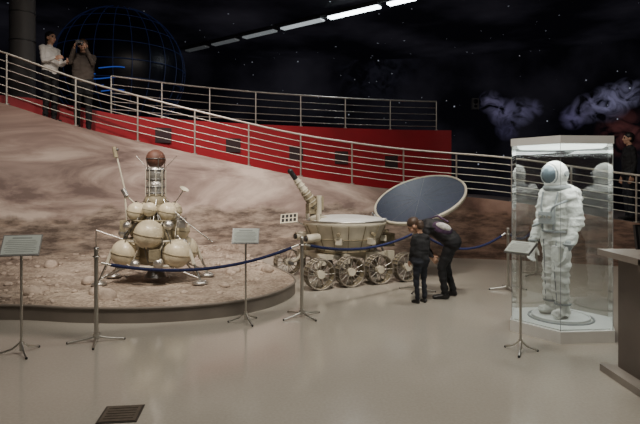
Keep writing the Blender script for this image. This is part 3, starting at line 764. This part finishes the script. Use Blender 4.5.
# bending adult with shoulder bag
def bag_extra(bb, T, Rz, sc):
    R = Rz @ Matrix.Rotation(math.radians(72), 3, 'Y')
    c = T((.10, .15, 1.03))
    bb.sph(c, (.09, .06, .15), M_bagp, 18, 12, R); bb.sph(c+Vector((.02, -.03, .03)), (.05, .05, .11), M_bagw, 16, 10, R)
    bb.tube([T((.0, .08, 1.12)), T((.15, -.06, 1.20)), T((.32, -.10, 1.14)), T((.3, -.14, 1.0))], .014, M_bagp, 6)
human('bending_visitor', (1.80, 7.30, 0), math.radians(168),
      dict(pel=(-.04, 0, .86), che=(.17, 0, 1.03), nek=(.36, 0, 1.09), hed=(.50, 0, 1.05), sL=(.30, .17, 1.05), sR=(.30, -.17, 1.05),
           eL=(.38, .20, .80), eR=(.36, -.20, .80), wL=(.24, .14, .62), wR=(.24, -.14, .62),
           hL=(-.06, .09, .83), hR=(-.06, -.09, .83), kL=(.10, .10, .47), kR=(.03, -.10, .47), aL=(.05, .12, .085), aR=(-.07, -.11, .085)),
      M_jkt, M_trs, M_shoe, M_skin, M_hairbr, .95, hfwd=(.75, 0, -.65), hup=(.65, 0, .75), curl=.7, width=1.12, extra=bag_extra)
human('child_visitor', (1.35, 6.98, 0), math.radians(118), dict(hed=(.05, 0, 1.66), che=(.03, 0, 1.28), nek=(.03, 0, 1.47), eL=(.02, .23, 1.13), wL=(.12, .2, .90), eR=(.02, -.23, 1.13), wR=(.14, -.18, .92)),
      M_dark, M_jean, M_shoe, M_skin, M_hairbr, .62, hfwd=(.9, 0, -.3), hup=(.3, 0, .9), width=1.2)

# ---------------------------------------------------------------- space suit
so = Vector((CC.x-.04, CC.y, .158)); hd = math.radians(205)
Rz = Matrix.Rotation(hd, 3, 'Z'); T = lambda x, y, z: so+Rz @ Vector((x, y, z))
g = Org(); M = M_suit
for s in (-1, 1):
    g.cap(T(-.02, .05*s, .86), T(-.02, .06*s, 1.20), .115, .13, M); g.cap(T(-.02, .07*s, 1.20), T(-.01, .08*s, 1.33), .125, .10, M)
    lx = .03*s
    g.cap(T(0, .08*s, .84), T(.02+lx, .09*s, .48), .105, .08, M); g.cap(T(.02+lx, .09*s, .48), T(0+lx, .10*s, .14), .082, .07, M)
    g.cap(T(0+lx, .10*s, .10), T(-.04+lx, .10*s, .055), .066, .055, M); g.cap(T(-.04+lx, .10*s, .055), T(.12+lx, .12*s, .05), .055, .05, M)
    ex, ez, wx_, wz = (-.03, 1.06, .10, .80)
    g.cap(T(-.02, .16*s, 1.32), T(ex, .23*s, ez), .085, .07, M); g.cap(T(ex, .23*s, ez), T(wx_, .235*s, wz), .07, .052, M)
    for zz, rr in ((.58, .094), (.52, .095), (.46, .092), (.40, .089), (.30, .085), (.23, .081)): g.cap(T(.02+lx, .092*s-.005, zz), T(.02+lx, .092*s+.005, zz), rr, rr, M)
    for t in (.4, .6, .8, 1.0):
        p = T(-.02, .16*s, 1.32).lerp(T(ex, .23*s, ez), t); g.cap(p, p+Vector((0, 0, .008)), .086-.008*t, .086-.008*t, M)
g.cap(T(-.02, 0, .85), T(-.01, 0, 1.3), .13, .14, M); g.cap(T(-.17, 0, 1.0), T(-.17, 0, 1.34), .09, .10, M)
g.cap(T(-.17, .07, 1.0), T(-.17, .07, 1.32), .08, .09, M); g.cap(T(-.17, -.07, 1.0), T(-.17, -.07, 1.32), .08, .09, M)
g.cap(T(.08, 0, 1.1), T(.08, 0, 1.14), .08, .08, M)
bb = B('space_suit', so); put(bb, g, .010, 2, .022, 9)
g = Org()
for s in (-1, 1):
    g.cap(T(.10, .235*s, .82), T(.11, .235*s, .78), .044, .042, M_suitgrey)
    hand(g, T(.115, .235*s, .77), Rz @ Vector((.25, 0, -1)), Rz @ Vector((.3, -s, 0)), s, M, 1.35, .8)
put(bb, g, .007, 2)
bb.lathe([(.12, 1.37), (.145, 1.39), (.145, 1.42), (.12, 1.44)], M_suitgrey, T(.0, 0, 0))
g = Org(); g.ell(T(.03, 0, 1.555), (.145, .135, .15), M, Rz); g.ell(T(.07, 0, 1.555), (.125, .112, .12), M_visor, Rz)
g.ell(T(.02, 0, 1.45), (.125, .12, .05), M, Rz)
put(bb, g, .009, 2)
bb.ring(T(.115, 0, 1.555), .110, .01, M_suitgrey, Rz @ Vector((1, 0, 0)))
for s in (-1, 1):
    bb.cyl(T(.02, .135*s, 1.56), T(.02, .15*s, 1.56), .03, M_suitgrey)
    bb.ring(T(.10, .235*s, .81), .050, .012, M_suitgrey, (0, 0, 1))
    bb.tube([T(.10, .10*s, 1.36), T(.14, .09*s, 1.2), T(.14, .07*s, .95)], .012, M_suitgrey)
    bb.tube([T(.11, .085*s, .84), T(.115+.03*s, .09*s, .5), T(.085+.03*s, .10*s, .15)], .006, M_suitgrey, 6)
    bb.ring(T(.0+.03*s, .10*s, .15), .078, .012, M_suitgrey, (0, 0, 1))
bb.box(T(.155, 0, 1.08), (.06, .18, .13), M_suitgrey, Rz)
for yy in (-.06, 0, .06): bb.cyl(T(.18, yy, 1.09), T(.195, yy, 1.09), .016, M_steel)
bb.tube(catmull([T(.17, .07, 1.14), T(.21, .13, 1.2), T(.14, .18, 1.25), T(-.1, .17, 1.3)], 8), .013, M_suitgrey)
bb.tube(catmull([T(.17, -.07, 1.02), T(.21, -.14, .98), T(.1, -.18, 1.0), T(-.12, -.15, 1.05)], 8), .013, M_suitgrey)
bb.ring(T(-.02, 0, .93), .158, .014, M_suitgrey, (0, 0, 1))
bb.box(T(.11, .10, .70), (.08, .10, .16), M, Rz)
bb.build()

# ---------------------------------------------------------------- lectern
b = B('lectern', (3.05, 4.2, 0))
b.box((3.10, 4.20, .03), (1.35, .62, .06), M_woodtop); b.box((3.25, 4.22, .53), (1.42, .42, .94), M_wood)
b.box((3.25, 4.0, .53), (1.3, .02, .84), M_wood); b.box((3.10, 4.2, 1.03), (1.4, .6, .05), M_woodtop); b.box((3.10, 3.91, 1.0), (1.4, .03, .1), M_wood)
b.build()
b = B('monitor', (2.80, 4.1, 1.06))
b.box((2.80, 4.2, 1.064), (.2, .16, .014), M_black); b.box((2.80, 4.22, 1.12), (.04, .03, .12), M_black); b.box((2.76, 4.19, 1.19), (.44, .03, .20), M_black, Matrix.Rotation(-.2, 3, 'X')); b.box((2.76, 4.172, 1.192), (.40, .004, .17), M_dsteel, Matrix.Rotation(-.2, 3, 'X'))
b.build()

# ---------------------------------------------------------------- lights
def area(name, loc, tgt, size, power, col=(1, .92, .81), spread=None):
    l = bpy.data.lights.new(name, 'AREA'); l.size = size; l.energy = power; l.color = col
    if spread: l.spread = math.radians(spread)
    o = bpy.data.objects.new(name, l); o.location = loc; o.rotation_euler = (Vector(tgt)-Vector(loc)).to_track_quat('-Z', 'Y').to_euler(); COL.objects.link(o)
def spot(name, loc, tgt, power, ang, col=(1, .9, .77), blend=.8, r=.06):
    l = bpy.data.lights.new(name, 'SPOT'); l.energy = power; l.spot_size = math.radians(ang); l.spot_blend = blend; l.color = col; l.shadow_soft_size = r
    o = bpy.data.objects.new(name, l); o.location = loc; o.rotation_euler = (Vector(tgt)-Vector(loc)).to_track_quat('-Z', 'Y').to_euler(); COL.objects.link(o)
area('hall_lamp_a', (.4, 4, 6.2), (.4, 4.5, 0), 1.2, 185)
area('hall_lamp_b', (3, 7, 6.2), (2.5, 7, 0), 1.2, 135)
area('hall_lamp_c', (-3, 2, 6.2), (-2, 3, 0), 1.0, 35)
spot('spot_lander', (-2.0, 4.0, 6.0), (-2.3, 7.6, .8), 1250, 42)
spot('spot_mural_l', (-3.0, 5.5, 6.0), (-3.5, 10.0, 1.3), 850, 66, (1, .89, .80))
spot('spot_mural_m', (-.8, 6.0, 6.0), (-1.5, 11.0, 1.2), 800, 56, (1, .89, .80))
spot('spot_rover', (.8, 4.8, 6.0), (.7, 8.6, .8), 950, 38)
spot('spot_red', (-.5, 8.0, 6.2), (-1.8, 12.2, 2.6), 400, 75, (1, .8, .75))
spot('spot_case', (2.2, 3.4, 6.0), (2.62, 5.7, 1.0), 230, 26)
area('case_lamp', (CC.x, CC.y, 1.99), (CC.x, CC.y, 0), .7, 13, (.96, 1, .96))
area('track_glow', (1.0, 14.5, 6.2), (1.0, 14.0, 0), .3, 20, (.9, .95, 1))
wd = bpy.data.worlds.new('World'); scene.world = wd; wd.use_nodes = True
wd.node_tree.nodes['Background'].inputs[0].default_value = (.02, .02, .022, 1); wd.node_tree.nodes['Background'].inputs[1].default_value = 1

cd = bpy.data.cameras.new('Camera'); co = bpy.data.objects.new('Camera', cd); COL.objects.link(co)
co.location = (0, 0, 1.65); co.rotation_euler = (pi/2, 0, 0)
cd.sensor_width = 36; cd.lens = 29.25; cd.shift_y = -.05
scene.camera = co
